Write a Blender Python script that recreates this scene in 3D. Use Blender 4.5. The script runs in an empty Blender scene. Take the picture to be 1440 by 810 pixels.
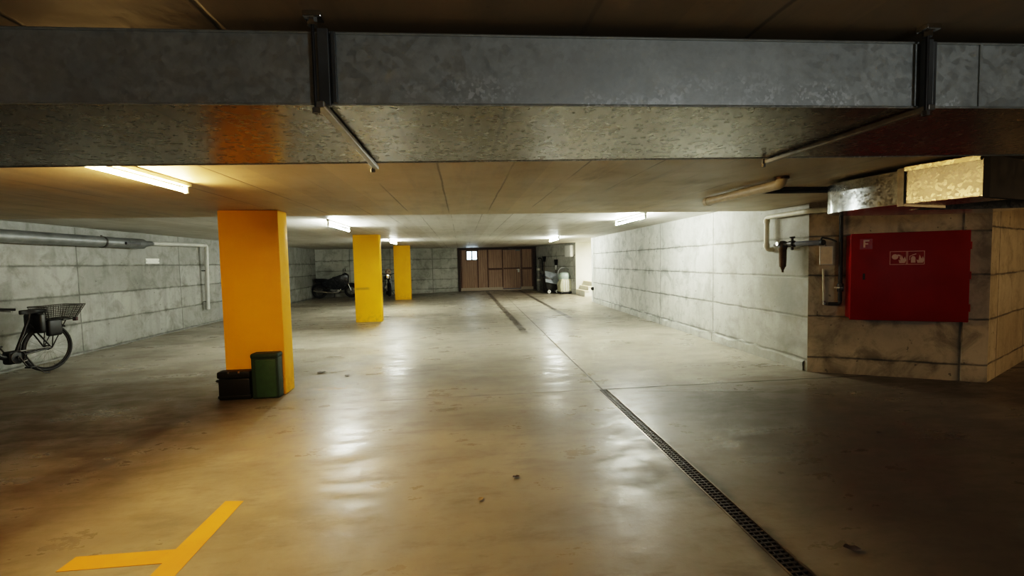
import bpy, bmesh, math, random
from mathutils import Vector, Matrix
random.seed(7)
PI = math.pi
scene = bpy.context.scene
COL = scene.collection

# ------------------------------------------------------------------ node helper
class S:
    """a socket with arithmetic"""
    def __init__(s, nt, sock): s.nt, s.k = nt, sock
    def _m(s, op, *a, clamp=False):
        n = s.nt.nodes.new('ShaderNodeMath'); n.operation = op; n.use_clamp = clamp
        for i, v in enumerate((s,) + a):
            if isinstance(v, S): s.nt.links.new(v.k, n.inputs[i])
            else: n.inputs[i].default_value = v
        return S(s.nt, n.outputs[0])
    def __add__(s, o): return s._m('ADD', o)
    __radd__ = __add__
    def __sub__(s, o): return s._m('SUBTRACT', o)
    def __rsub__(s, o): return (s * -1.0) + o
    def __mul__(s, o): return s._m('MULTIPLY', o)
    __rmul__ = __mul__
    def abs(s): return s._m('ABSOLUTE')
    def max(s, o): return s._m('MAXIMUM', o)
    def min(s, o): return s._m('MINIMUM', o)
    def pow(s, o): return s._m('POWER', o)
    def lt(s, o): return s._m('LESS_THAN', o)
    def gt(s, o): return s._m('GREATER_THAN', o)
    def mod(s, o): return s._m('FLOORED_MODULO', o)
    def snap(s, o): return s._m('SNAP', o)
    def clamp(s): return s._m('ADD', 0.0, clamp=True)
    def rng(s, a, b, c=0.0, d=1.0, smooth=True):
        n = s.nt.nodes.new('ShaderNodeMapRange'); n.interpolation_type = 'SMOOTHSTEP' if smooth else 'LINEAR'
        s.nt.links.new(s.k, n.inputs[0])
        for i, v in enumerate((a, b, c, d)): n.inputs[i + 1].default_value = v
        return S(s.nt, n.outputs[0])

class Mat:
    def __init__(s, name):
        s.m = bpy.data.materials.new(name); s.m.use_nodes = True
        s.nt = s.m.node_tree
        s.b = s.nt.nodes['Principled BSDF']
        tc = s.nt.nodes.new('ShaderNodeTexCoord'); s.co = tc.outputs['Object']
        sp = s.nt.nodes.new('ShaderNodeSeparateXYZ'); s.nt.links.new(s.co, sp.inputs[0])
        s.x, s.y, s.z = (S(s.nt, sp.outputs[i]) for i in range(3))
    def noise(s, scale, detail=4, rough=.55, stretch=(1, 1, 1), dist=0.0, off=(0, 0, 0)):
        mp = s.nt.nodes.new('ShaderNodeMapping'); s.nt.links.new(s.co, mp.inputs[0])
        mp.inputs['Scale'].default_value = stretch; mp.inputs['Location'].default_value = off
        n = s.nt.nodes.new('ShaderNodeTexNoise'); s.nt.links.new(mp.outputs[0], n.inputs['Vector'])
        n.inputs['Scale'].default_value = scale; n.inputs['Detail'].default_value = detail
        n.inputs['Roughness'].default_value = rough; n.inputs['Distortion'].default_value = dist
        return S(s.nt, n.outputs[0])
    def voro(s, scale, stretch=(1, 1, 1)):
        mp = s.nt.nodes.new('ShaderNodeMapping'); s.nt.links.new(s.co, mp.inputs[0]); mp.inputs['Scale'].default_value = stretch
        n = s.nt.nodes.new('ShaderNodeTexVoronoi'); s.nt.links.new(mp.outputs[0], n.inputs['Vector'])
        n.inputs['Scale'].default_value = scale
        sp = s.nt.nodes.new('ShaderNodeSeparateColor'); s.nt.links.new(n.outputs['Color'], sp.inputs[0])
        return S(s.nt, sp.outputs[0])
    def mix(s, f, a, b):
        n = s.nt.nodes.new('ShaderNodeMix'); n.data_type = 'RGBA'
        if isinstance(f, S): s.nt.links.new(f.k, n.inputs[0])
        else: n.inputs[0].default_value = f
        for i, v in ((6, a), (7, b)):
            if isinstance(v, S): s.nt.links.new(v.k, n.inputs[i])
            else: n.inputs[i].default_value = (*v, 1)
        return S(s.nt, n.outputs[2])
    def set(s, name, v):
        i = s.b.inputs[name]
        if isinstance(v, S): s.nt.links.new(v.k, i)
        elif isinstance(v, tuple): i.default_value = (*v, 1)
        else: i.default_value = v
    def bump(s, h, strength=.3, dist=.01):
        n = s.nt.nodes.new('ShaderNodeBump'); n.inputs['Strength'].default_value = strength
        n.inputs['Distance'].default_value = dist
        s.nt.links.new(h.k, n.inputs['Height']); s.nt.links.new(n.outputs[0], s.b.inputs['Normal'])

def plain(name, col, rough=.5, metal=0.0, var=.25, scale=14):
    """painted / plastic / metal surface with slight procedural mottling"""
    M = Mat(name)
    n = M.noise(scale, 4)
    dark = tuple(c * (1 - var) for c in col); lite = tuple(min(1, c * (1 + var * .6)) for c in col)
    M.set('Base Color', M.mix(n.rng(.3, .7), dark, lite))
    M.set('Roughness', n.rng(.2, .8, max(.03, rough - .08), min(1, rough + .08)))
    M.set('Metallic', metal)
    return M.m

def emit(name, col, strength):
    M = Mat(name); M.set('Base Color', (.8, .8, .8)); M.set('Emission Color', col); M.set('Emission Strength', strength)
    return M.m

def joint(c, at, w, wob):
    """dark line where coordinate c passes any value of at"""
    r = None
    for a in at:
        d = (c + wob - a).abs().rng(0.0, w, 1.0, 0.0)
        r = d if r is None else r.max(d)
    return r

def concrete_wall(name, u, us, zs, base=(.46, .46, .42), dark=(.25, .25, .22), extra=None, jw=.018):
    M = Mat(name)
    U = {'x': M.x, 'y': M.y}[u] if isinstance(u, str) else M.x * u[0] + M.y * u[1]
    big = M.noise(.8, 5, .6); mid = M.noise(3.2, 6, .65, dist=.6); fine = M.noise(26, 5, .7)
    streak = M.noise(5, 4, .6, stretch=(1, 1, .12))
    wob = (M.noise(2.6, 3) - .5) * .035
    jz = joint(M.z, zs, jw, wob); ju = joint(U, us, .022, wob * .6)
    j = jz.max(ju) * M.noise(4.5, 3, off=(3, 1, 2)).rng(.25, .6, .45, 1)
    halo = joint(M.z, zs, .09, wob * 2) * mid.rng(.42, .7)
    # separate formwork panels have slightly different tone
    pu = None
    for a in us:
        t = U.gt(a); pu = t if pu is None else pu + t
    pz = None
    for a in zs:
        t = M.z.gt(a); pz = t if pz is None else pz + t
    tone = ((pu * 3.71 + pz * 1.93)._m('SINE') * .5 + .5) if pu is not None else pz * .2
    col = M.mix(big.rng(.3, .7), tuple(c * .82 for c in base), tuple(c * 1.12 for c in base))
    col = M.mix(tone * .22, col, (.62, .62, .58))
    col = M.mix(mid.rng(.45, .70) * .7, col, dark)
    col = M.mix(streak.rng(.48, .72) * .42, col, tuple(c * .6 for c in base))
    col = M.mix(fine.rng(.55, .75) * .25, col, (.2, .2, .18))
    blot = M.noise(1.7, 5, .7, dist=.3, off=(6, 1, 4)); col = M.mix(blot.rng(.48, .72) * .55, col, dark)
    pit = M.noise(16, 2, .5, off=(2, 9, 1)); col = M.mix(pit.rng(.70, .76) * .7, col, (.06, .06, .05))
    col = M.mix(halo * .6, col, tuple(c * .7 for c in dark))
    foot = M.z.rng(0.0, .2, 1, 0) * mid.rng(.35, .6, .2, .8)
    col = M.mix(foot * .5, col, dark)
    col = M.mix(j * .85, col, (.07, .07, .06))
    if extra: col = extra(M, col)
    M.set('Base Color', col); M.set('Roughness', fine.rng(.3, .7, .62, .85))
    M.bump(fine * .25 + mid * .5 - j * 1.2, .45, .012)
    return M.m

# ------------------------------------------------------------------ mesh helpers
def box(bm, x0, x1, y0, y1, z0, z1, bevel=0.0, seg=2, M=None):
    t = bmesh.new()
    bmesh.ops.create_cube(t, size=1)
    for v in t.verts:
        v.co = Vector(((x0 + x1) / 2 + v.co.x * (x1 - x0), (y0 + y1) / 2 + v.co.y * (y1 - y0), (z0 + z1) / 2 + v.co.z * (z1 - z0)))
    if bevel: bmesh.ops.bevel(t, geom=t.edges[:] , offset=bevel, segments=seg, affect='EDGES', profile=.5)
    merge(bm, t, M)
def merge(bm, t, M=None):
    if M is not None: bmesh.ops.transform(t, matrix=M, verts=t.verts)
    me = bpy.data.meshes.new('tmp'); t.to_mesh(me); t.free(); bm.from_mesh(me); bpy.data.meshes.remove(me)
def rounded(pts, r, n=5):
    """path with rounded corners"""
    pts = [Vector(p) for p in pts]; out = [pts[0]]
    for i in range(1, len(pts) - 1):
        p, a, b = pts[i], (pts[i - 1] - pts[i]), (pts[i + 1] - pts[i])
        rr = min(r, a.length * .49, b.length * .49)
        A, B = p + a.normalized() * rr, p + b.normalized() * rr
        for k in range(n + 1):
            t = k / n; out.append(A.lerp(p, t).lerp(p.lerp(B, t), t))
    out.append(pts[-1]); return out
def tube(bm, pts, r, seg=10, cap=True, closed=False):
    pts = [Vector(p) for p in pts]; n = len(pts)
    rs = r if isinstance(r, (list, tuple)) else [r] * n
    rings = []; prev = None
    for i, p in enumerate(pts):
        if closed: d = (pts[(i + 1) % n] - pts[i - 1]).normalized()
        else: d = (pts[min(i + 1, n - 1)] - pts[max(i - 1, 0)]).normalized()
        if prev is None:
            a = Vector((0, 0, 1)) if abs(d.z) < .9 else Vector((1, 0, 0)); prev = d.cross(a).normalized()
        u = (prev - d * prev.dot(d)).normalized(); prev = u; v = d.cross(u)
        rings.append([bm.verts.new(p + (u * math.cos(2 * PI * k / seg) + v * math.sin(2 * PI * k / seg)) * rs[i]) for k in range(seg)])
    for i in range(n if closed else n - 1):
        A, B = rings[i], rings[(i + 1) % n]
        for k in range(seg): bm.faces.new((A[k], A[(k + 1) % seg], B[(k + 1) % seg], B[k]))
    if cap and not closed: bm.faces.new(rings[0][::-1]); bm.faces.new(rings[-1])
def ring(bm, c, R, r, axis='y', n=40, seg=8, a0=0, a1=2 * PI):
    full = abs(a1 - a0 - 2 * PI) < 1e-6; m = n if full else n + 1; pts = []
    for k in range(m):
        a = a0 + (a1 - a0) * k / n; q = (math.cos(a) * R, math.sin(a) * R)
        pts.append(Vector(c) + Vector((q[0], 0, q[1]) if axis == 'y' else (0, q[0], q[1]) if axis == 'x' else (q[0], q[1], 0)))
    tube(bm, pts, r, seg, closed=full)
def lathe(bm, prof, c=(0, 0, 0), seg=20, axis='z'):
    rings = []
    for r, h in prof:
        row = []
        for k in range(seg):
            a = 2 * PI * k / seg; p = (r * math.cos(a), r * math.sin(a), h)
            if axis == 'y': p = (p[0], p[2], p[1])
            if axis == 'x': p = (p[2], p[0], p[1])
            row.append(bm.verts.new(Vector(c) + Vector(p)))
        rings.append(row)
    for A, B in zip(rings, rings[1:]):
        for k in range(seg): bm.faces.new((A[k], A[(k + 1) % seg], B[(k + 1) % seg], B[k]))
    bm.faces.new(rings[0][::-1]); bm.faces.new(rings[-1])
def prism(bm, poly, z0, z1):
    """vertical prism over a plan polygon"""
    a = [bm.verts.new((p[0], p[1], z0)) for p in poly]; b = [bm.verts.new((p[0], p[1], z1)) for p in poly]
    n = len(poly); bm.faces.new(a[::-1]); bm.faces.new(b)
    for i in range(n): bm.faces.new((a[i], a[(i + 1) % n], b[(i + 1) % n], b[i]))
def prism_y(bm, poly, y0, y1):
    """prism over an x-z outline"""
    a = [bm.verts.new((p[0], y0, p[1])) for p in poly]; b = [bm.verts.new((p[0], y1, p[1])) for p in poly]
    n = len(poly); bm.faces.new(a); bm.faces.new(b[::-1])
    for i in range(n): bm.faces.new((a[i], b[i], b[(i + 1) % n], a[(i + 1) % n]))
def obj(name, bm, mat, parent=None, smooth=None):
    bmesh.ops.recalc_face_normals(bm, faces=bm.faces)
    me = bpy.data.meshes.new(name); bm.to_mesh(me); bm.free()
    me.materials.append(mat)
    if smooth is not None:
        for p in me.polygons: p.use_smooth = True
        me.set_sharp_from_angle(angle=math.radians(smooth))
    o = bpy.data.objects.new(name, me); COL.objects.link(o)
    if parent: o.parent = parent
    return o
def tag(o, label, cat, group=None, kind=None):
    o['label'] = label; o['category'] = cat
    if group: o['group'] = group
    if kind: o['kind'] = kind
    return o
def thing(name, label, cat, loc=(0, 0, 0), rotz=0.0, group=None, kind=None):
    o = bpy.data.objects.new(name, None); COL.objects.link(o); o.empty_display_size = .1
    o.location = loc; o.rotation_euler = (0, 0, rotz)
    return tag(o, label, cat, group, kind)
def struct(name, bm, mat, label=None, cat=None, parent=None, smooth=None):
    o = obj(name, bm, mat, parent, smooth)
    if not parent:
        o['kind'] = 'structure'
        if label: o['label'] = label; o['category'] = cat
    return o
def B(): return bmesh.new()

# ------------------------------------------------------------------ camera
F, SL, H = 655.0, .022, 1.45
d = Vector(((648 - 720) / F, -(370 - 405) / F, -1)).normalized()
up = Vector((1, SL, 0)).cross(d).normalized()
right = d.cross(up)
cam = bpy.data.objects.new('camera', bpy.data.cameras.new('camera')); COL.objects.link(cam)
cam.data.sensor_width = 36; cam.data.lens = F / 1440 * 36; cam.data.clip_start = .05
R = Matrix([[right[i] for i in range(3)], [d[i] for i in range(3)], [up[i] for i in range(3)]]).to_4x4()
cam.matrix_world = Matrix.Translation((0, 0, H)) @ R
scene.camera = cam

# ------------------------------------------------------------------ materials
def floor_material():
    M = Mat('coated_concrete_floor')
    big = M.noise(.35, 5, .6, dist=.4); mid = M.noise(1.1, 5, .6, dist=.25); fine = M.noise(9, 6, .7); grit = M.noise(60, 4, .7)
    swirl = M.noise(.9, 5, .6, stretch=(.5, 1.2, 1), dist=.3, off=(4, 7, 0))
    col = M.mix(big.rng(.3, .7), (.27, .24, .185), (.39, .355, .285))
    col = M.mix(mid.rng(.42, .72) * .55, col, (.19, .17, .13))
    col = M.mix(swirl.rng(.42, .68) * .6, col, (.17, .15, .115))
    col = M.mix(fine.rng(.5, .85) * .3, col, (.16, .145, .115))
    col = M.mix(grit.rng(.62, .75) * .35, col, (.10, .09, .075))
    scuf = M.noise(3.4, 6, .72, stretch=(.55, 1.5, 1), dist=.2, off=(1, 3, 0)); col = M.mix(scuf.rng(.50, .72) * .5, col, (.12, .105, .08))
    pale = M.noise(2.4, 6, .7, stretch=(.6, 1.3, 1), off=(8, 8, 0)); col = M.mix(pale.rng(.55, .75) * .35, col, (.5, .47, .39))
    edge = (M.noise(5, 4) - .5) * .06
    wob = (M.noise(2.2, 3) - .5) * .05
    # tyre-dark tracks leading in from the far door
    def strip(cx, slope, y0, w, ya, yb):
        xx = (M.x - (M.y - y0) * slope - cx + edge * .6).abs().rng(w * .55, w, 1, 0)
        return xx * M.y.rng(ya, ya + .5) * M.y.rng(yb, yb + 2.0, 1, 0)
    tr = strip(1.27, 0.0, 14, .10, 9.2, 22.5).max(strip(2.78, .018, 15, .09, 11.2, 23))
    col = M.mix(tr * mid.rng(.3, .5, .8, 1) * .9, col, (.05, .04, .032))
    # slab joints
    jl = (M.x - (M.y - 5.0) * .0228 - 1.535).abs().rng(.006, .018, 1, 0) * M.y.gt(5.0) * M.y.rng(13, 20, 1, .25)
    jt = (M.y - 5.02 + wob + M.x * .002).abs().rng(.004, .03, 1, 0) * M.x.gt(-.9) * M.x.rng(1.5, 1.6, .45, 1)
    jt2 = (M.y - 12.55 + wob).abs().rng(.02, .07, 1, 0) * M.x.lt(.9) * .55
    jt3 = (M.y - (M.x - 1.6) * -.22 - 4.95 + wob).abs().rng(.004, .03, 1, 0) * M.x.gt(1.9) * M.x.lt(3.2) * .5
    jn = jl.max(jt).max(jt2).max(jt3)
    col = M.mix(jn * .85, col, (.045, .038, .03))
    # damp dark margin along the drain
    drain = (M.x - M.y * .0118 - 1.482 + edge * 1.6).abs().rng(.06, .15, 1, 0) * M.y.lt(5.05) * mid.rng(.42, .6)
    col = M.mix(drain * .75, col, (.06, .05, .04))
    right_front = M.x.rng(1.2, 2.5) * M.y.rng(5.6, 4.5)  # floor gets darker towards the right front
    col = M.mix(right_front * .84, col, (.065, .05, .035))
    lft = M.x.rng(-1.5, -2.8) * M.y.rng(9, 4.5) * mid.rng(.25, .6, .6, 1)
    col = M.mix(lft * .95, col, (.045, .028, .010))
    # big stain patches in the left bay
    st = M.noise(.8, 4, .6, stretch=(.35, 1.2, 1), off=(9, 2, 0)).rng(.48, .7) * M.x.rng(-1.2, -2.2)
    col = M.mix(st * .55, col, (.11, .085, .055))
    # worn yellow paint near the first pillar
    wy = (M.x + 1.55).abs().rng(.18, .26, 1, 0) * (M.y - 5.68).abs().rng(.05, .12, 1, 0) * fine.rng(.42, .58)
    col = M.mix(wy * .6, col, (.42, .24, .06))
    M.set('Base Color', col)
    r = mid.rng(.3, .7, .30, .46) + scuf.rng(.4, .6, -.08, .08) + jn * .3 + fine.rng(.5, .8, 0, .12)
    M.set('Roughness', r)
    M.set('Specular IOR Level', .42)
    M.bump(mid * .5 + fine * .3 + M.noise(4.5, 3, stretch=(.7, 1, 1), off=(2, 2, 2)) * .7 - jn * .8, .26, .02)
    return M.m

def ceiling_material():
    M = Mat('board_marked_concrete_ceiling')
    big = M.noise(.6, 5, .6); mid = M.noise(2.5, 6, .65, dist=.5); fine = M.noise(30, 4, .7)
    grain = M.noise(7, 5, .65, stretch=(1, .12, 1))
    wob = (M.noise(2, 3) - .5) * .02
    f = ((M.x + wob + .13).mod(.49) - .245).abs()
    j = f.rng(.233, .243) * M.noise(1.1, 3, stretch=(1, .5, 1), off=(5, 0, 0)).rng(.42, .58)
    pan = (((M.x + .13 + .245)._m('DIVIDE', .49))._m('FLOOR') * 2.37)._m('SINE') * .5 + .5
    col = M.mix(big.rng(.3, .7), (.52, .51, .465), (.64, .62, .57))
    warm = M.mix(big.rng(.3, .7), (.46, .385, .25), (.58, .485, .325))  # warm lamp light put into the colour of the front part
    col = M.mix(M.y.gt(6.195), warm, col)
    col = M.mix(pan * .3, col, (.30, .27, .21))
    col = M.mix(grain.rng(.48, .75) * .4, col, (.25, .235, .2))
    col = M.mix(mid.rng(.55, .8) * .4, col, (.23, .21, .175))
    col = M.mix(fine.rng(.6, .75) * .2, col, (.15, .14, .12))
    col = M.mix(j * .7, col, (.09, .08, .065))
    M.set('Base Color', col); M.set('Roughness', mid.rng(.3, .7, .42, .6))
    M.bump(grain * .4 + fine * .15 + mid * .3 - j * .35, .3, .01)
    return M.m

def galvanised(name, base=(.42, .44, .46), r0=.22, r1=.42, seam=None, stretch=(1, 1, 1), brown=0.0, var=.26, metal=.9, spots=False, bmp=.12):
    M = Mat(name)
    v = M.voro(60, stretch); v2 = M.voro(95, stretch); n = M.noise(2.2, 5, .6); sm = M.noise(14, 4, .6)
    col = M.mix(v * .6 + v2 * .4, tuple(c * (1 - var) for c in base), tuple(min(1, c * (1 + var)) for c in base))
    col = M.mix(n.rng(.4, .75) * .5, col, tuple(c * .6 for c in base))
    if brown: col = M.mix(sm.rng(.4, .7) * brown, col, (.36, .3, .2))
    b = v * .35 + n * .5
    if seam:
        j = ((M.x + .02).mod(seam) - seam / 2).abs().rng(.003, .007, 1, 0)
        col = M.mix(j * .6, col, (.1, .1, .1)); b = b - j * .5
    if spots:
        sp = M.voro(130) ; lo = M.z.rng(1.99, 1.875) * M.x.rng(-1.4, .6)
        col = M.mix(sp.rng(.55, .9) * lo * M.noise(5, 4, .6, off=(1, 5, 2)).rng(.42, .62) * .8, col, (.92, .94, .94))
    M.set('Base Color', col); M.set('Metallic', metal)
    M.set('Roughness', (v * .5 + sm * .5).rng(.2, .8, r0, r1))
    if bmp: M.bump(b, bmp, .01)
    return M.m

def wood_door():
    M = Mat('brown_door_boards')
    g = M.noise(4, 6, .6, stretch=(6, 6, .35), dist=.8)
    bd = (M.x.mod(.115) - .0575).abs().rng(.05, .056)
    col = M.mix(g.rng(.3, .7), (.27, .175, .12), (.38, .255, .18))
    col = M.mix(bd * .6, col, (.05, .028, .018))
    M.set('Base Color', col); M.set('Roughness', .55); M.bump(g * .3 - bd, .3, .006)
    return M.m

def yellow_paint():
    M = Mat('yellow_pillar_paint')
    n = M.noise(1.6, 4); f = M.noise(12, 5, .65); low = M.z.rng(0, .35, 1, 0)
    col = M.mix(n.rng(.3, .7), (.92, .455, .005), (.98, .51, .007))
    col = M.mix(f.rng(.6, .8) * .25, col, (.5, .25, .01))
    col = M.mix(low * f.rng(.4, .65) * .4, col, (.38, .2, .02))
    smudge = M.y.gt(11) * M.y.lt(14) * (M.z - .86 - (n - .5) * .08).abs().rng(.01, .05, 1, 0) * (M.x + 2.5).abs().rng(.12, .22, 1, 0)
    col = M.mix(smudge * .55, col, (.28, .16, .02))
    M.set('Base Color', col); M.set('Specular IOR Level', .18); M.set('Roughness', f.rng(.3, .7, .45, .6)); M.bump(f * .4 + n * .3, .2, .008)
    return M.m

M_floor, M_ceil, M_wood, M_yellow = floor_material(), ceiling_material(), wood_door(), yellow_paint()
ZS = [.15, .68, 1.18, 1.67]
def damp_and_tone(M, col):       # grey damp patch low on the right wall near its front corner
    q = ((M.y - 5.75).abs() * 1.1 + (M.z - .85).abs() * 1.6 + (M.noise(3, 4) - .5) * .7).rng(.25, .5, 1, 0)
    q2 = ((M.y - 5.7).abs() * .9 + (M.z - .33).abs() * 3 + (M.noise(4, 4, off=(3, 3, 3)) - .5) * .7).rng(.2, .5, 1, 0)
    col = M.mix(M.y.rng(9.5, 5.6) * (M.noise(1.3, 5, .65, off=(2, 4, 4)).rng(.3, .65, .6, 1)) * .85, col, (.20, .19, .15))  # wall gets darker towards its front end
    return M.mix(q.max(q2) * .5, col, (.2, .2, .175))
M_wr = concrete_wall('pale_board_concrete', 'y', [7.62, 9.9, 12.8, 15.5], ZS, jw=.024, base=(.54, .54, .49), extra=damp_and_tone)
M_wl = concrete_wall('grey_board_concrete', 'y', [2.9, 5.9, 8.91, 11.88, 14.9, 17.4, 19.6], [.03, .54, 1.04, 1.55], jw=.028, base=(.26, .26, .235), dark=(.14, .14, .12))
M_wf = concrete_wall('far_board_concrete', 'x', [-5.2, -3.4, -1.41], [.2, .66, 1.2, 1.68], base=(.44, .45, .41))
M_wc = concrete_wall('dim_board_concrete', (.86, -.51), [-1.0, 2.42], [.19, .70, 1.2, 1.68], base=(.52, .46, .36), dark=(.17, .155, .12))
M_wp = concrete_wall('passage_block_concrete', (.88, .47), [7.55, 8.9], [.2, .70, 1.19, 1.72], base=(.50, .44, .32), dark=(.3, .26, .19))
M_cream = plain('cream_stair_plaster', (.72, .70, .60), .7, var=.08, scale=3)
M_white = plain('white_paint', (.75, .75, .70), .45, var=.06)
M_duct = galvanised('galvanised_duct_side', (.55, .575, .555), .42, .58, var=.10, metal=.6, spots=True)
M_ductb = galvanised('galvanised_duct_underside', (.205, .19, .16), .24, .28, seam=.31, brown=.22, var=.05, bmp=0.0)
M_elbow = galvanised('galvanised_elbow', (.33, .325, .30), .22, .40, var=.16)
M_steel = plain('dull_steel', (.22, .21, .19), .42, .8)
M_dsteel = plain('dark_steel', (.07, .065, .06), .45, .7)
M_zinc = plain('zinc_pipe', (.22, .23, .23), .42, .6, .2, 5)
M_pvc = plain('beige_plastic_pipe', (.50, .46, .36), .45, var=.12)
M_wpipe = plain('pale_painted_pipe', (.62, .60, .50), .5, var=.12)
M_black = plain('black_plastic', (.006, .0055, .0055), .45, var=.3)
M_rubber = plain('black_rubber', (.016, .015, .014), .75, var=.3)
M_green = plain('green_plastic', (.035, .085, .045), .5, var=.15)
M_dgreen = plain('dark_green_plastic', (.018, .04, .022), .55, var=.15)
M_red = plain('red_cabinet_paint', (.28, .008, .004), .45, var=.12, scale=2)
M_red.node_tree.nodes['Principled BSDF'].inputs['Specular IOR Level'].default_value = .2
M_red2 = plain('red_sign_face', (.26, .012, .012), .4, var=.08)
M_mark = plain('pale_sign_print', (.62, .42, .36), .5, var=.05)
M_brass = plain('dark_brass', (.10, .065, .035), .4, .7)
M_chrome = plain('chrome', (.75, .75, .75), .15, 1.0, .05)
M_tag = plain('yellowed_tag', (.85, .76, .58), .6, var=.1)
M_blue = plain('grey_blue_hose', (.17, .19, .24), .45, var=.15)
M_lid = plain('grey_blue_lid', (.25, .28, .31), .4, var=.1)
M_beige = plain('beige_machine_plastic', (.50, .49, .36), .45, var=.12)
M_teal = plain('pale_teal_tank', (.42, .52, .48), .3, var=.1)
M_glassw = emit('daylit_window_glass', (.70, .88, 1.0), 1.5)
M_leaf = plain('dry_leaf', (.06, .03, .015), .7, var=.4)
M_leafp = plain('pale_dry_leaf', (.34, .25, .13), .7, var=.3)
M_sill = plain('pale_weather_bar', (.42, .35, .27), .5, var=.1)
M_frame = plain('bike_frame_paint', (.02, .018, .018), .35, .2)
M_tank = plain('dark_bike_paint', (.02, .022, .026), .25, .1)
M_orange = plain('pale_orange_plastic', (.62, .45, .32), .4)
def line_paint():
    M = Mat('yellow_line_paint'); f = M.noise(16, 5, .7); n = M.noise(3, 3)
    col = M.mix(n.rng(.3, .7), (.60, .28, .012), (.70, .35, .018))
    col = M.mix(f.rng(.6, .75) * .5, col, (.36, .2, .06))
    M.set('Base Color', col); M.set('Roughness', .5); return M.m
M_line = line_paint()

# ------------------------------------------------------------------ room shell
LX = -6.65
def dl(Y): return 1.425 + .0118 * Y
def dr(Y): return 1.54 + .0118 * Y
bm = B()
DY0, DY1 = -1.0, 5.0
def quad(bm, *p): bm.faces.new([bm.verts.new(q) for q in p])
quad(bm, (LX - .2, DY1, 0), (9.5, DY1, 0), (9.5, 25, 0), (LX - .2, 25, 0))
quad(bm, (LX - .2, -9, 0), (9.5, -9, 0), (9.5, DY0, 0), (LX - .2, DY0, 0))
quad(bm, (LX - .2, DY0, 0), (dl(DY0), DY0, 0), (dl(DY1), DY1, 0), (LX - .2, DY1, 0))
quad(bm, (dr(DY0), DY0, 0), (9.5, DY0, 0), (9.5, DY1, 0), (dr(DY1), DY1, 0))
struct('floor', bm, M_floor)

bm = B()        # ceiling soffit: low slab in front, higher slab behind
prof = [(-9, 2.09), (6.2, 2.09), (6.2, 2.22), (25, 2.22), (25, 2.45), (-9, 2.45)]
a = [bm.verts.new((LX - .2, y, z)) for y, z in prof]; b = [bm.verts.new((9.5, y, z)) for y, z in prof]
bm.faces.new(a); bm.faces.new(b[::-1])
for i in range(len(prof)):
    k = (i + 1) % len(prof); bm.faces.new((a[i], b[i], b[k], a[k]))
struct('ceiling', bm, M_ceil)

def wall(name, p, q, mat, z0=-.02, z1=2.3, th=.2):
    """wall from p to q, its thickness on the left-hand side of p->q"""
    p, q = Vector((*p, 0)), Vector((*q, 0)); t = (q - p).normalized(); n = Vector((-t.y, t.x, 0)) * th
    bm = B(); prism(bm, [p, q, q + n, p + n], z0, z1)
    return struct(name, bm, mat)
wall('wall_left', (LX, -9), (LX, 22.3), M_wl)
wall('wall_far', (LX, 22.3), (-.15, 23.9), M_wf)
wall('wall_far_side', (3.86, 24.0), (4.9, 19.6), concrete_wall('far_side_concrete', 'y', [21.5], [.2, .68, 1.2, 1.68], base=(.46, .46, .42)))
wall('wall_stair_end', (4.9, 19.6), (7.4, 19.6), M_cream)
wall('wall_stair_side', (7.4, 19.6), (7.4, 15.7), M_cream)
wall('wall_stair_front', (7.4, 15.7), (4.75, 15.7), M_cream)
wall('wall_right', (4.54, 15.7), (4.27, 5.33), M_wr)
CA, CB, CC = Vector((4.27, 5.33, 0)), Vector((5.753, 4.496, 0)), Vector((8.4, 5.87, 0))
wall('wall_cabinet_side', CA[:2], CB[:2], M_wc)
wall('wall_passage', CB[:2], CC[:2], M_wp)
wall('wall_passage_end', (8.4, 5.87), (8.4, -9), M_wc)
wall('wall_back', (8.4, -9), (LX, -9), M_wl)

# cabinet-side local frame: x along the wall, -y out of it
tC = (CB - CA).normalized(); angC = math.atan2(tC.y, tC.x)
# pale end strip of that wall (a cast column in the corner)
bm = B(); box(bm, 1.475, 1.70, -.018, .02, 0, 2.09, .004)
o = struct('trim_1', bm, M_wc); o.location = CA; o.rotation_euler.z = angC
# rough kicker course at the foot of the right wall
bm = B(); n = 60; pv = None
for i in range(n + 1):
    Y = 5.38 + (15.6 - 5.38) * i / n; X = 4.27 + .026 * (Y - 5.33)
    r = .022 + .014 * random.random(); h = .10 + .06 * random.random()
    cur = [bm.verts.new((X - r, Y, -.01)), bm.verts.new((X - r, Y, h)), bm.verts.new((X + .01, Y, h + .03))]
    if pv:
        for k in range(2): bm.faces.new((pv[k], pv[k + 1], cur[k + 1], cur[k]))
    pv = cur
struct('baseboard_right', bm, M_wr)

# white opening frame at the far end of the right wall
bm = B(); box(bm, 4.50, 4.58, 15.66, 15.78, 0, 2.22, .008); struct('trim_2', bm, M_white)
bm = B(); lathe(bm, [(.0, -.05), (.02, -.05), (.02, -.02), (.055, -.015), (.062, .01), (.045, .035), (0.0, .04)], (4.50, 15.66, .47), 16, 'y')
tag(obj('door_stop', bm, M_black, smooth=40), 'round black knob low on the white frame at the stair opening', 'door stop')

# stairs rising to the right inside the opening
bm = B()
xs = [4.93, 5.06, 5.22, 5.38]; zs = [.20, .38, .55, .60]
pl = [(4.93, 0), (4.93, .20), (5.08, .20), (5.08, .37), (5.24, .37), (5.24, .55), (7.38, .55), (7.38, 0)]
prism_y(bm, pl, 18.3, 19.58)
struct('stairs', bm, M_cream, 'short flight of cream steps behind the opening beyond the right wall', 'stairs')
bm = B()
for x, z in ((4.93, .20), (5.08, .37), (5.24, .55)): box(bm, x - .01, x + .20, 18.28, 19.58, z, z + .03, .004)
nos = obj('stair_nosing', bm, M_tag, bpy.data.objects['stairs'])

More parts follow.
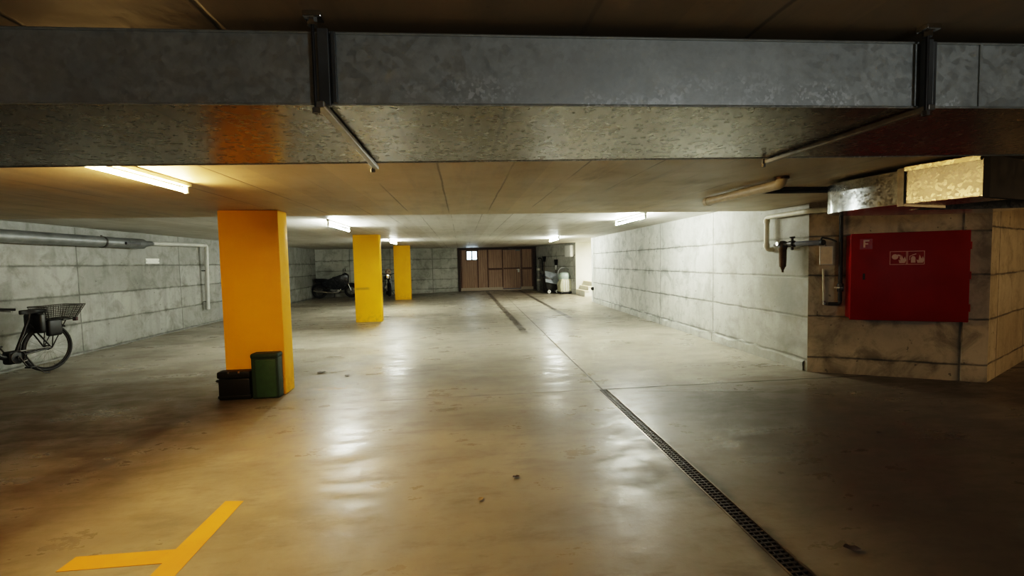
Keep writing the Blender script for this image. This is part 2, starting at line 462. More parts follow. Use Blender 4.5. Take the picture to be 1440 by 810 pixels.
# ------------------------------------------------------------------ pillars
GP = 'yellow pillars in a row'
for y0, y1, x0, x1, h, lab in ((5.5, 5.77, -2.66, -2.02, 2.09, 'nearest and widest-looking yellow pillar with black and green boxes at its foot'),
                    (12.14, 12.42, -2.69, -2.045, 2.22, 'middle yellow pillar, second back from the camera, with dark smudge halfway up'),
                    (19.4, 19.67, -2.71, -2.06, 2.22, 'farthest and smallest yellow pillar near the back wall')):
    bm = B(); box(bm, x0, x1, y0, y1, 0, h - .001, .012)
    tag(obj('pillar', bm, M_yellow, smooth=30), lab, 'pillar', GP, 'thing')

# ------------------------------------------------------------------ far timber door
dr_ = thing('door_1', 'brown timber garage door with small bright window in back wall', 'door', (-.15, 23.93, 0), 0, kind='structure')
W = 4.0
bm = B(); box(bm, 0, .12, -.10, .12, 0, 2.22, .006); box(bm, W - .14, W, -.10, .12, 0, 2.22, .006); box(bm, .12, W - .14, -.10, .12, 2.10, 2.22, .006)
obj('door_frame', bm, plain('dark_door_frame', (.05, .028, .02), .6), dr_)
def leaf(x0, x1, z0, z1, holes=()):
    bm = B()
    box(bm, x0, x1, -.03, .03, z0, z1, .006)
    return bm
obj('door_panel', leaf(.12, 1.02, .17, 2.10), M_wood, dr_)
obj('door_panel', leaf(1.03, 1.52, .17, 2.10), M_wood, dr_)
obj('door_panel', leaf(1.53, 2.28, .17, 2.10), M_wood, dr_)
bm = leaf(2.30, 3.20, .10, 2.08)
pd = obj('door_leaf', bm, M_wood, dr_)
obj('door_panel', leaf(3.22, W - .14, .17, 2.10), M_wood, dr_)
bm = B()                                    # rails and stiles standing proud of the boards
for x in (.14, .98, 1.50, 2.25, 3.24, W - .2): box(bm, x, x + .06, -.055, -.03, .17, 2.10, .004)
for x0, x1 in ((1.53, 2.25), (3.30, W - .2)): box(bm, x0, x1, -.05, -.03, 1.06, 1.16, .004)
obj('door_rail', bm, plain('dark_door_rail', (.11, .055, .036), .55), dr_)
bm = B(); box(bm, 2.33, 3.17, -.05, -.03, 1.09, 1.16, .004); obj('rail', bm, bpy.data.materials['dark_door_rail'], pd)
hd = B(); box(hd, 3.06, 3.15, -.045, -.03, .92, 1.16, .006); tube(hd, rounded([(3.105, -.03, 1.06), (3.105, -.09, 1.06), (3.0, -.09, 1.06)], .02), .018)
obj('door_handle', hd, M_white, pd, 40)
bm = B(); box(bm, 2.95, 3.18, -.10, -.03, 2.02, 2.08, .008); tube(bm, [(3.0, -.08, 2.09), (2.75, -.12, 2.12), (2.6, -.1, 2.14)], .010); obj('door_closer', bm, M_zinc, pd)
bm = B(); box(bm, .13, 2.28, -.07, -.028, .02, .17, .006); box(bm, 3.22, W - .14, -.07, -.028, .03, .17, .006); obj('weather_bar', bm, M_sill, dr_)
bm = B(); box(bm, 2.30, 3.20, -.08, .03, .0, .06, .006); obj('door_sill', bm, M_sill, dr_)
bm = B()
box(bm, .41, .47, -.06, -.025, 1.58, 2.07, .004); box(bm, .96, 1.0, -.06, -.025, 1.58, 2.07, .004)
box(bm, .47, .96, -.06, -.025, 2.03, 2.07, .004); box(bm, .47, .96, -.06, -.025, 1.58, 1.62, .004); box(bm, .685, .745, -.06, -.025, 1.62, 2.03, .003)
wf = obj('window_frame', bm, M_dsteel, dr_)
for x0, x1 in ((.47, .695), (.735, .96)):
    bm = B(); box(bm, x0, x1, -.045, -.035, 1.62, 2.03); obj('window_pane', bm, M_glassw, wf)

# ------------------------------------------------------------------ main duct across the ceiling
ZB, ZT = 1.874, 2.056
def near(X): return 1.285 - .028 * X
def far(X): return 1.985 - .062 * X
XL, XR = -6.55, 4.7
du = thing('ventilation_duct', 'wide flat galvanised duct crossing the whole ceiling in the foreground', 'duct', (0, 0, 0))
bm = B()
v = [bm.verts.new(p) for p in ((XL, near(XL), ZB), (XR, near(XR), ZB), (XR, far(XR), ZB), (XL, far(XL), ZB), (XL, near(XL), ZT), (XR, near(XR), ZT), (XR, far(XR), ZT), (XL, far(XL), ZT))]
for f in ((4, 5, 6, 7), (0, 1, 5, 4), (1, 2, 6, 5), (2, 3, 7, 6), (3, 0, 4, 7)): bm.faces.new([v[i] for i in f])
obj('duct_casing', bm, M_duct, du)
bm = B(); quad(bm, (XL, near(XL), ZB), (XR, near(XR), ZB), (XR, far(XR), ZB), (XL, far(XL), ZB))
for p in ((XL, near(XL)), (XR, near(XR))): pass
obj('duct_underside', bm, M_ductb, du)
bm = B()
tube(bm, [(XL, near(XL) - .002, ZB), (XR, near(XR) - .002, ZB)], .0035, 6); tube(bm, [(XL, near(XL) - .002, ZT), (XR, near(XR) - .002, ZT)], .0035, 6)
tube(bm, [(XL, far(XL), ZB), (XR, far(XR), ZB)], .0035, 6)
obj('edge_fold', bm, M_duct, du)
for X in (-3.2, 1.53, 3.0):
    bm = B(); q = near(X); g = far(X)
    box(bm, X - .004, X + .004, q - .004, q + .01, ZB, ZT)
    obj('duct_seam', bm, M_duct, du)

M_rail = plain('zinc_rail', (.34, .32, .28), .4, .75)
def hanger(X, label, lean):
    Yn, Yf = near(X) - .02, far(X) + .03
    h = thing('duct_hanger', label, 'duct hanger', (X, 0, 0), 0, 'hangers holding the main duct')
    bm = B(); box(bm, -.011, .011, Yn - .02, Yf + .015, ZB - .020, ZB - .003, .003)
    obj('cross_rail', bm, M_rail, h)
    bm = B()
    box(bm, -.006, .022, Yn - .001, Yn + .014, ZB - .01, ZT + .004, .002); box(bm, .026, .038, Yn + .004, Yn + .014, ZB, ZT, .002)
    obj('duct_flange', bm, M_zinc, h)
    for Y in (Yn - .012, Yf):
        bm = B(); tube(bm, [(-.012, Y, ZB - .034), (-.012, Y, 2.089)], .0045, 8)
        r = obj('threaded_rod', bm, M_dsteel, h)
        bm = B(); box(bm, -.032, .014, Y - .018, Y + .018, 2.074, 2.089, .003); lathe(bm, [(.012, 2.058), (.012, 2.074)], (-.012, Y, 0), 6); obj('ceiling_clip', bm, M_chrome, r)
        bm = B(); lathe(bm, [(.010, ZB - .034), (.010, ZB - .02)], (-.012, Y, 0), 6); obj('nut', bm, M_steel, r)
hanger(-.345, 'steel hanger with rod and cross rail on the left part of the big duct', 0)
hanger(1.34, 'steel hanger with rod and cross rail on the right part of the big duct', 0)

# ------------------------------------------------------------------ branch duct with elbow on the right
eb = thing('branch_duct', 'shiny galvanised duct box and curved elbow above the red cabinet', 'duct', (0, 0, 0))
z0, z1 = 1.808, 2.05
O_ = [(3.34, 2.67), (3.20, 3.08)]
def ext(pts_o, pts_i, mat, name):
    bm = B(); prism(bm, pts_o + pts_i[::-1], z0, z1); return obj(name, bm, mat, eb, 25)
ext([(3.34, 2.67), (3.205, 3.07)], [(3.80, 2.82), (3.67, 3.22)], M_elbow, 'duct_box')
oc = [(3.205, 3.09), (3.165, 3.25), (3.145, 3.40), (3.145, 3.54), (3.165, 3.68), (3.21, 3.79), (3.28, 3.87), (3.37, 3.93), (3.5, 3.97), (3.65, 3.98), (3.85, 3.975), (4.1, 3.96), (4.4, 3.93), (4.9, 3.85)]
ic = [(3.665, 3.24), (3.655, 3.30), (3.65, 3.35), (3.65, 3.40), (3.655, 3.44), (3.665, 3.47), (3.68, 3.49), (3.70, 3.505), (3.725, 3.515), (3.76, 3.52), (3.85, 3.52), (4.1, 3.50), (4.4, 3.47), (4.8, 3.42)]
ext(oc, ic, galvanised('galvanised_elbow_curve', (.58, .60, .60), .12, .22), 'duct_elbow')
bm = B()
for (p, q, zz0, zz1) in (((3.19, 3.055), (3.205, 3.10), z0 - .018, z1 + .012),):
    prism(bm, [(3.185, 3.06), (3.70, 3.21), (3.69, 3.25), (3.175, 3.10)], zz0, zz1)
obj('duct_flange', bm, M_steel, eb)
bm = B(); prism(bm, [(3.355, 2.64), (3.80, 2.785), (3.80, 2.82), (3.34, 2.67)], z0 - .012, z1 + .012); M_dd = plain('shaded_dark_duct', (.035, .03, .024), .8); obj('end_cap', bm, M_dd, eb)  # dark colour stands in for shade on the duct end and side run
bm = B(); box(bm, 3.72, 8.3, 2.80, 3.15, 1.84, 2.02); obj('side_run', bm, M_dd, eb)
bm = B(); prism(bm, [(3.33, 2.672), (3.20, 3.07), (3.185, 3.06), (3.315, 2.67)], z1 - .012, z1 + .018)
for hx, hy in ((3.5, 2.95), (3.4, 3.55), (4.2, 3.7)):
    b2 = B(); tube(b2, [(hx, hy, z1 - .002), (hx, hy, 2.0895)], .006, 8); obj('hanger_rod', b2, M_dsteel, eb)
obj('top_flange', bm, galvanised('bright_flange', (.75, .70, .55), .2, .3), eb)

# ------------------------------------------------------------------ pipes near the right-hand ceiling
bm = B(); tube(bm, rounded([(2.57, 4.62, 2.03), (2.585, 3.72, 2.03), (2.60, 3.56, 2.035), (2.60, 3.54, 2.10)], .10, 8), .042, 14)
cp = thing('ceiling_pipe', 'short beige plastic pipe bending up into ceiling right of centre', 'pipe', (0, 0, 0))
obj('pipe_run', bm, M_pvc, cp, 40)
bm = B(); tube(bm, [(2.57, 4.60, 2.03), (2.57, 4.66, 2.03)], .047, 14); obj('end_cap', bm, M_pvc, cp, 40)
bm = B(); tube(bm, [(2.60, 3.55, 2.07), (2.60, 3.55, 2.089)], .055, 14); obj('ceiling_collar', bm, M_brass, cp, 40)
bm = B(); tube(bm, [(2.68, 4.14, 2.055), (4.22, 4.06, 2.055)], .018, 10); box(bm, 2.68, 4.22, 4.07, 4.28, 2.065, 2.092)
tag(obj('cable_tray', bm, M_dsteel), 'dark slim rail and pipe under ceiling left of the shiny elbow duct', 'cable tray')

wp = thing('water_pipe', 'pale painted pipe bending along the top of the right wall', 'pipe', (0, 0, 0))
bm = B(); tube(bm, rounded([(4.31, 6.03, 1.545), (4.20, 6.03, 1.545), (4.20, 6.03, 1.985), (4.185, 5.25, 1.985), (4.55, 4.93, 1.985), (5.0, 4.67, 1.985)], .05, 6), .032, 12)
obj('pipe_run', bm, M_wpipe, wp, 40)
for p in ((4.2, 6.03, 1.60), (4.2, 6.03, 1.93)):
    bm = B(); lathe(bm, [(.040, -.025), (.042, 0), (.040, .025)], p, 14); obj('pipe_coupling', bm, M_wpipe, wp, 40)

vf = thing('water_filter', 'dark brass filter with hanging bowl and valves on right wall', 'water filter', (4.14, 5.62, 1.60), 0)
# local frame: y along the wall (away from the camera), x to the wall
bm = B(); lathe(bm, [(.0, -.36), (.012, -.36), (.014, -.33), (.024, -.32), (.026, -.30), (.040, -.285), (.045, -.20), (.046, -.07), (.052, -.06), (.052, -.035), (0, -.035)], (0, 0, 0), 20)
obj('filter_bowl', bm, M_brass, vf, 35)
bm = B(); lathe(bm, [(0, -.04), (.055, -.04), (.058, .0), (.050, .03), (.025, .045), (0, .045)], (0, 0, 0), 20); lathe(bm, [(.028, -.10), (.03, -.06), (.03, .06), (.028, .10)], (0, 0, 0), 14, 'y')
obj('filter_head', bm, M_dsteel, vf, 35)
bm = B(); lathe(bm, [(0, -.012), (.026, -.012), (.026, .012), (0, .012)], (-.065, .01, .01), 14, 'x'); obj('gauge', bm, M_chrome, vf, 35)
bm = B(); tube(bm, rounded([(.13, .18, 0), (0, .18, 0), (0, .08, 0)], .04), .02, 10); obj('inlet_pipe', bm, M_dsteel, vf, 35)
bm = B(); tube(bm, [(0, -.08, 0), (0, -.24, .0)], .024, 10); obj('outlet_pipe', bm, M_dsteel, vf, 35)
bm = B(); lathe(bm, [(.03, -.035), (.042, -.03), (.042, .03), (.03, .035)], (0, -.17, 0), 12, 'y'); lathe(bm, [(.016, .02), (.016, .07), (.034, .075), (.034, .09), (0, .09)], (0, -.17, 0), 12); lathe(bm, [(0, -.08), (.018, -.075), (.018, -.03), (.02, .0)], (0, -.17, 0), 10)
obj('valve', bm, M_dsteel, vf, 35)
bm = B(); tube(bm, [(0, -.24, 0), (.05, -.40, 0), (.12, -.50, .0)], .030, 10); obj('outlet_hose', bm, M_blue, vf, 35)
bm = B(); lathe(bm, [(.02, -.04), (.034, -.035), (.034, .03), (.02, .035)], (.12, -.5, 0), 12, 'y'); tube(bm, rounded([(.12, -.5, .03), (.11, -.52, .06), (.16, -.60, .035), (.19, -.65, .0)], .03), .011, 8)
obj('lever_valve', bm, M_black, vf, 35)

bm = B(); box(bm, -.07, .07, -.006, .006, -.22, 0, .003); ty = thing('hanging_tag', 'yellowed tag card hanging from the pipe left of red cabinet', 'tag', (4.36, 5.16, 1.555), angC + .2)
obj('tag_card', bm, M_tag, ty)
bm = B()
for x0, x1, a0, a1 in ((-.07, .07, -.008, 0), (-.07, .07, -.22, -.212), (-.07, -.063, -.22, 0), (.063, .07, -.22, 0)): box(bm, x0, x1, -.009, -.005, a0, a1)
obj('tag_border', bm, M_white, ty)
bm = B(); tube(bm, [(0, 0, -.01), (0, .03, .05)], .004, 6); obj('tag_wire', bm, M_dsteel, ty)

bp = thing('riser_pipe', 'black vertical pipe with white valve lever beside the red cabinet', 'pipe', CA, angC)
bm = B(); tube(bm, [(.315, -.08, .90), (.315, -.08, 1.985)], .022, 12); obj('pipe_run', bm, M_black, bp, 40)
bm = B(); lathe(bm, [(.03, -.05), (.034, -.04), (.034, .04), (.03, .05)], (.315, -.08, 1.06), 12); lathe(bm, [(.02, -.06), (.022, .0)], (.315, -.10, 1.06), 10, 'y'); obj('valve_body', bm, M_dsteel, bp, 40)
bm = B(); box(bm, .24, .325, -.16, -.145, 1.055, 1.07, .004); obj('valve_lever', bm, M_white, bp)
bm = B(); tube(bm, rounded([(.315, -.08, .93), (.315, -.08, .86), (.20, -.06, .86)], .04), .02, 10); obj('pipe_elbow', bm, M_dsteel, bp, 40)
sp_ = thing('drain_pipe', 'thin pale drain pipe with small tap left of black riser', 'pipe', CA, angC)
bm = B(); tube(bm, [(.155, -.05, .89), (.145, -.05, 1.28)], .012, 10); obj('pipe_run', bm, M_wpipe, sp_, 40)
bm = B(); lathe(bm, [(.0, -.03), (.016, -.03), (.018, .02), (0, .03)], (.157, -.05, .875), 10); tube(bm, [(.157, -.05, .875), (.157, -.10, .865)], .010, 8); obj('tap', bm, M_chrome, sp_, 40)

# ------------------------------------------------------------------ red fire hose cabinet
fc = thing('fire_hose_cabinet', 'large red fire cabinet with F sign and pictograms on the wall', 'cabinet', CA, angC)
bm = B(); box(bm, .385, 1.42, -.235, 0, .705, 1.675, .006); obj('cabinet_body', bm, M_red, fc, 30)
bm = B(); box(bm, .372, 1.432, -.26, -.238, .695, 1.685, .008); cd = obj('cabinet_door', bm, M_red, fc, 30)
bm = B(); box(bm, .49, .51, -.266, -.259, 1.16, 1.23, .004); obj('door_lock', bm, M_black, cd)
for z in (.85, 1.2, 1.52):
    bm = B(); lathe(bm, [(.010, -.04), (.010, .04)], (1.436, -.25, z), 8); obj('hinge', bm, M_red, cd, 40)
yF = -.262
bm = B(); box(bm, .455, .575, yF, yF + .003, 1.505, 1.625, .002); fs = obj('letter_sign', bm, M_red2, cd)
bm = B(); y0, y1 = yF - .002, yF
for r in ((.490, .507, 1.525, 1.61), (.507, .545, 1.594, 1.61), (.507, .535, 1.560, 1.575)): box(bm, r[0], r[1], y0, y1, r[2], r[3])
obj('letter_f', bm, M_mark, fs)
bm = B(); PX0, PX1, PZ0, PZ1 = .735, 1.045, 1.325, 1.475
box(bm, PX0, PX1, yF, yF + .003, PZ0, PZ1); ps = obj('pictogram_sign', bm, M_red, cd)
bm = B(); w = .006; mid_ = (PX0 + PX1) / 2
for r in ((PX0, PX1, PZ0, PZ0 + w), (PX0, PX1, PZ1 - w, PZ1), (PX0, PX0 + w, PZ0, PZ1), (PX1 - w, PX1, PZ0, PZ1), (mid_ - .008, mid_ - .003, PZ0, PZ1), (mid_ + .003, mid_ + .008, PZ0, PZ1)): box(bm, r[0], r[1], y0, y1, r[2], r[3])
# left: hose reel with nozzle and flames; right: extinguisher with flames
cx, cz = PX0 + .048, PZ0 + .088
lathe(bm, [(.030, y0), (.030, y1)], (cx, 0, cz), 18, 'y')
def poly(pts): prism_y(bm, pts, y0, y1)
poly([(cx + .025, cz + .028), (cx + .05, cz + .02), (cx + .052, cz - .03), (cx + .042, cz - .03), (cx + .042, cz + .005), (cx + .02, cz + .01)])
def flame(x, z, s):
    poly([(x - .018 * s, z), (x - .024 * s, z + .025 * s), (x - .012 * s, z + .02 * s), (x - .006 * s, z + .06 * s), (x + .006 * s, z + .03 * s), (x + .014 * s, z + .048 * s), (x + .022 * s, z + .02 * s), (x + .014 * s, z)])
flame(PX0 + .115, PZ0 + .018, 1.5)
ex = mid_ + .055
poly([(ex - .02, PZ0 + .02), (ex - .02, PZ0 + .075), (ex - .010, PZ0 + .092), (ex + .010, PZ0 + .092), (ex + .02, PZ0 + .075), (ex + .02, PZ0 + .02)])
poly([(ex - .012, PZ0 + .098), (ex - .012, PZ0 + .108), (ex + .024, PZ0 + .122), (ex + .026, PZ0 + .112)])
poly([(ex - .034, PZ0 + .05), (ex - .034, PZ0 + .095), (ex - .014, PZ0 + .104), (ex - .012, PZ0 + .098), (ex - .028, PZ0 + .088), (ex - .028, PZ0 + .05)])
flame(PX1 - .036, PZ0 + .018, 1.5)
obj('pictogram', bm, M_mark, ps)

# ------------------------------------------------------------------ left wall pipework
lp = thing('wall_duct_pipe', 'long round grey duct pipe narrowing to a downpipe on the left wall', 'pipe', (0, 0, 0))
bm = B(); tube(bm, [(-6.5, -2, 1.975), (-6.5, 10.35, 1.985)], .098, 20); obj('large_pipe', bm, M_zinc, lp, 40)
bm = B(); tube(bm, [(-6.5, 9.9, 1.985), (-6.5, 10.38, 1.985), (-6.5, 10.42, 1.985), (-6.5, 10.7, 2.01)], [.102, .102, .07, .045], 20); obj('pipe_reducer', bm, M_zinc, lp, 40)
bm = B(); tube(bm, rounded([(-6.5, 10.6, 2.01), (-6.5, 12.82, 2.05), (-6.55, 12.82, .40)], .09, 6), .046, 14); obj('small_pipe', bm, plain('pale_zinc_pipe', (.52, .52, .48), .45, .1, .1, 5), lp, 40)
for y in (4.0, 7.2, 9.3):
    bm = B(); tube(bm, [(-6.5, y - .02, 1.98), (-6.5, y + .02, 1.98)], .105, 20); box(bm, -6.51, -6.49, y - .012, y + .012, 2.05, 2.10); obj('pipe_clamp', bm, M_dsteel, lp, 40)
bm = B(); box(bm, -6.47, -6.375, 9.75, 10.15, 1.95, 2.0, .004); obj('outlet_slot', bm, M_black, lp)
for z in (.6, 1.4):
    bm = B(); lathe(bm, [(.045, -.012), (.045, .012)], (-6.55, 12.82, z), 14); box(bm, -6.66, -6.55, 12.81, 12.83, z - .01, z + .01); obj('pipe_clamp', bm, M_dsteel, lp, 40)
sg = thing('wall_sign', 'small white rectangular plate high on the left wall', 'sign', (-6.64, 10.9, 1.64))
bm = B(); box(bm, -.008, .008, -.22, .22, -.055, .055, .004); obj('sign_plate', bm, M_white, sg)
for y in (-.2, .2):
    bm = B(); lathe(bm, [(0, .006), (.010, .006), (.010, .012), (0, .012)], (0, y, 0), 8, 'x'); obj('screw', bm, M_steel, sg)

# ------------------------------------------------------------------ lamps
M_cool = emit('cool_fluorescent_tube', (.95, 1.0, .90), 122)
M_warm = emit('warm_fluorescent_tube', (1.0, .66, .28), 58)
M_batten = plain('lamp_batten_enamel', (.62, .58, .48), .4, var=.06)
def lamp(X, y0, y1, zc, mat, label, drop=.09):
    t = thing('ceiling_lamp', label, 'lamp', (X, (y0 + y1) / 2, zc), 0, 'fluorescent batten lamps under the ceiling'); L = (y1 - y0) / 2
    bm = B(); box(bm, -.024, .024, -L, L, -.03, -.001, .005); obj('lamp_batten', bm, M_batten, t)
    bm = B(); tube(bm, [(0, -L + .05, -drop), (0, L - .05, -drop)], .015, 12); obj('lamp_tube', bm, mat, t, 40)
    for s in (-1, 1):
        bm = B(); box(bm, -.014, .014, s * (L - .035) - .012, s * (L - .035) + .012, -drop - .022, -.025, .004); obj('tube_holder', bm, M_white, t)
    return t
lamp(-2.0, 2.2, 3.75, 2.09, M_warm, 'warm yellow tube lamp, nearest, left of the first pillar', .062)
lamp(-2.16, 8.0, 9.5, 2.22, M_cool, 'cool white tube lamp between the first and second yellow pillars')
lamp(-2.1, 14.3, 15.8, 2.22, M_cool, 'cool white tube lamp between the second and third yellow pillars')
lamp(3.05, 14.3, 15.8, 2.22, M_cool, 'cool white tube lamp farthest away, in line with the stair opening')
lamp(3.0, 7.3, 8.8, 2.22, M_cool, 'cool white tube lamp along the top of the right wall')
def area(name, loc, size, power, col, rot=(0, 0, 0)):
    l = bpy.data.lights.new(name, 'AREA'); l.shape = 'RECTANGLE'; l.size, l.size_y = size; l.energy = power; l.color = col
    o = bpy.data.objects.new(name, l); COL.objects.link(o); o.location = loc; o.rotation_euler = rot; return o
pt = bpy.data.lights.new('light_behind', 'POINT'); pt.energy = 24; pt.color = (.92, .97, 1.0); pt.shadow_soft_size = .3
po = bpy.data.objects.new('light_behind', pt); COL.objects.link(po); po.location = (2.2, -3.6, 1.85)
pw = bpy.data.lights.new('light_passage', 'POINT'); pw.energy = 12; pw.color = (1.0, .70, .36); pw.shadow_soft_size = .2
pq = bpy.data.objects.new('light_passage', pw); COL.objects.link(pq); pq.location = (7.9, 2.2, 1.75)
area('light_stairwell', (6.0, 17.6, 2.15), (.3, .6), 48, (1.0, .97, .84))
w = bpy.data.worlds.new('world'); scene.world = w; w.use_nodes = True
w.node_tree.nodes['Background'].inputs[0].default_value = (.010, .010, .010, 1)

# ------------------------------------------------------------------ floor drain and markings
dn = thing('floor_drain', 'long dark slotted drain channel running down the floor', 'drain', (0, 0, 0))
def dquad(bm, xa, xb, y0, y1, z): quad(bm, (xa(y0), y0, z), (xb(y0), y0, z), (xb(y1), y1, z), (xa(y1), y1, z))
bm = B(); dquad(bm, dl, dr, DY0, DY1, -.08)
for f in (dl, dr): quad(bm, (f(DY0), DY0, -.08), (f(DY1), DY1, -.08), (f(DY1), DY1, 0), (f(DY0), DY0, 0))
for y in (DY0, DY1): quad(bm, (dl(y), y, -.08), (dr(y), y, -.08), (dr(y), y, 0), (dl(y), y, 0))
obj('channel', bm, M_black, dn)
bm = B()
for f, s in ((dl, 1), (dr, -1)):
    prism(bm, [(f(DY0), DY0), (f(DY1), DY1), (f(DY1) + s * .012, DY1), (f(DY0) + s * .012, DY0)], -.03, .003)
obj('drain_frame', bm, plain('worn_drain_rail', (.20, .16, .12), .35, .7), dn)
bm = B(); y = DY0
while y < DY1 - .01:
    prism(bm, [(dl(y) + .012, y), (dr(y) - .012, y), (dr(y) - .012, y + .014), (dl(y) + .012, y + .014)], -.02, -.003); y += .032
for q in (.35, .65):
    f = lambda Y: dl(Y) + (dr(Y) - dl(Y)) * q
    prism(bm, [(f(DY0) - .004, DY0), (f(DY0) + .004, DY0), (f(DY1) + .004, DY1), (f(DY1) - .004, DY1)], -.02, -.004)
obj('grate', bm, plain('rusty_grate', (.05, .035, .025), .55, .4), dn)

bm = B()
prism(bm, [(-1.505, 1.2), (-1.39, 1.2), (-1.385, 2.99), (-1.498, 3.005), (-1.51, 2.515), (-1.985, 2.52), (-1.99, 2.405), (-1.507, 2.40)], .0, .0025)
tag(obj('parking_line', bm, M_line), 'yellow painted parking bay mark shaped like a T on foreground floor', 'floor marking')

# ------------------------------------------------------------------ black and green boxes at the first pillar
bx = thing('tool_crate', 'low black plastic case with clasps against the first pillar', 'case', (-2.515, 5.425, 0))
bm = B(); box(bm, -.165, .165, -.068, .068, 0, .235, .014); box(bm, -.172, .172, -.070, .070, .02, .05, .006); obj('case_body', bm, M_black, bx, 35)
bm = B(); box(bm, -.178, .172, -.072, .072, .238, .315, .02); obj('case_lid', bm, M_black, bx, 35)
bm = B(); tube(bm, rounded([(-.172, -.035, .2), (-.20, -.035, .21), (-.20, .035, .21), (-.172, .035, .2)], .02), .009, 8); obj('carry_handle', bm, M_black, bx, 40)
for x in (-.05, .06):
    bm = B(); box(bm, x - .01, x + .01, -.080, -.068, .292, .314, .003); obj('clasp', bm, M_chrome, bx)
gx = thing('upright_crate', 'green plastic crate standing upright against the first pillar', 'crate', (-2.18, 5.415, 0))
bm = B()
prism(bm, [(-.145, -.07), (.140, -.07), (.140, .075), (-.145, .075)], 0, .46); bmesh.ops.bevel(bm, geom=bm.edges[:], offset=.018, segments=3, affect='EDGES', profile=.5)
obj('crate_body', bm, M_dgreen, gx, 35)
bm = B(); box(bm, -.095, .118, -.080, -.066, .02, .435, .010); obj('front_panel', bm, M_green, gx, 35)
bm = B(); box(bm, -.150, .145, -.078, .078, .445, .505, .022, 3); obj('crate_rim', bm, M_dgreen, gx, 35)

# ------------------------------------------------------------------ e-bike at the left wall
def wheel(parent, cx, z, R, name='wheel', sp=24, rt=.021):
    t = B(); ring(t, (cx, 0, z), R - rt, rt, 'y', 48, 10); w = obj(name, t, M_rubber, parent, 60); w['label'] = 'black tyred spoked wheel'
    t = B(); ring(t, (cx, 0, z), R - .05, .011, 'y', 40, 6); obj('rim', t, M_dsteel, w, 60)
    t = B()
    for k in range(sp):
        a = 2 * PI * k / sp; b = a + (.5 if k % 2 else -.5); s = .022 if k % 4 < 2 else -.022
        tube(t, [(cx + .03 * math.cos(b), s, z + .03 * math.sin(b)), (cx + (R - .05) * math.cos(a), 0, z + (R - .05) * math.sin(a))], .0016, 4)
    obj('spokes', t, M_steel, w)
    t = B(); lathe(t, [(.012, -.055), (.012, -.035), (.035, -.03), (.03, .03), (.012, .035), (.012, .055)], (cx, 0, z), 14, 'y'); obj('hub', t, M_dsteel, w, 40)
    return w
bk = thing('electric_bicycle', 'dark electric bicycle with rear basket leaning by the left wall', 'bicycle', (-6.07, 7.5, 0), math.atan2(-.98, -.2))
RW = .345
wheel(bk, 0, RW, RW); wheel(bk, 1.10, RW, RW)
bm = B()
tube(bm, [(0, .06, RW), (.42, .035, .30)], .012); tube(bm, [(0, -.06, RW), (.42, -.035, .30)], .012)          # chain stays
tube(bm, [(0, .06, RW), (.24, .03, .72)], .010); tube(bm, [(0, -.06, RW), (.24, -.03, .72)], .010)            # seat stays
tube(bm, [(.44, 0, .28), (.22, 0, .80)], .019, 12)                                                          # seat tube
tube(bm, rounded([(.44, 0, .29), (.60, 0, .31), (.86, 0, .70)], .12, 6), .036, 14)                            # low step-through down tube with battery
tube(bm, [(.88, 0, .62), (.83, 0, .88)], .024, 12)
obj('frame', bm, M_frame, bk, 50)
bm = B(); box(bm, .36, .54, -.06, .06, .20, .38, .03, 3); obj('motor', bm, M_black, bk, 40)
bm = B(); tube(bm, [(.88, .05, .60), (1.10, .055, RW)], .014); tube(bm, [(.88, -.05, .60), (1.10, -.055, RW)], .014); tube(bm, [(.88, -.06, .60), (.88, .06, .60)], .014); obj('fork', bm, M_frame, bk, 50)
bm = B(); tube(bm, rounded([(.83, 0, .86), (.80, 0, 1.0), (.84, 0, 1.01)], .03), .014); tube(bm, rounded([(.62, -.31, .965), (.78, -.20, .985), (.86, -.06, 1.0), (.86, .06, 1.0), (.78, .20, .985), (.62, .31, .965)], .05), .012, 8); hb = obj('handlebar', bm, M_dsteel, bk, 50)
for s in (-1, 1):
    bm = B(); tube(bm, [(.74, s * .235, .98), (.615, s * .313, .964)], .017, 10); obj('grip', bm, M_rubber, hb, 50)
    bm = B(); tube(bm, [(.80, s * .18, .985), (.74, s * .26, .955), (.66, s * .30, .94)], .006, 6); box(bm, .77, .82, s * .18 - .02, s * .18 + .02, .96, 1.01, .006); obj('brake_lever', bm, M_black, hb)
bm = B(); tube(bm, [(.22, 0, .80), (.205, 0, .87)], .013); obj('seat_post', bm, M_dsteel, bk)
bm = B(); prism(bm, [(.06, -.085), (.02, -.05), (.02, .05), (.06, .085), (.18, .07), (.26, .03), (.335, .015), (.335, -.015), (.26, -.03), (.18, -.07)], .865, .925); bmesh.ops.bevel(bm, geom=[e for e in bm.edges], offset=.015, segments=3, affect='EDGES', profile=.5); obj('saddle', bm, M_black, bk, 45)
bm = B(); ring(bm, (0, 0, RW), RW + .03, .012, 'y', 24, 6, -.15, 2.3); fd = obj('mudguard', bm, M_black, bk, 50)
for v in fd.data.vertices: v.co.y *= 2.2
bm = B()
for s in (-1, 1):
    tube(bm, [(.18, s * .05, .70), (-.36, s * .07, .735)], .007, 6); tube(bm, [(0, s * .07, RW), (-.22, s * .07, .73)], .007, 6); tube(bm, [(0, s * .07, RW), (-.05, s * .07, .73)], .007, 6)
for x in (-.34, -.18, 0): tube(bm, [(x, -.07, .733), (x, .07, .733)], .006, 6)
obj('rack', bm, M_black, bk)
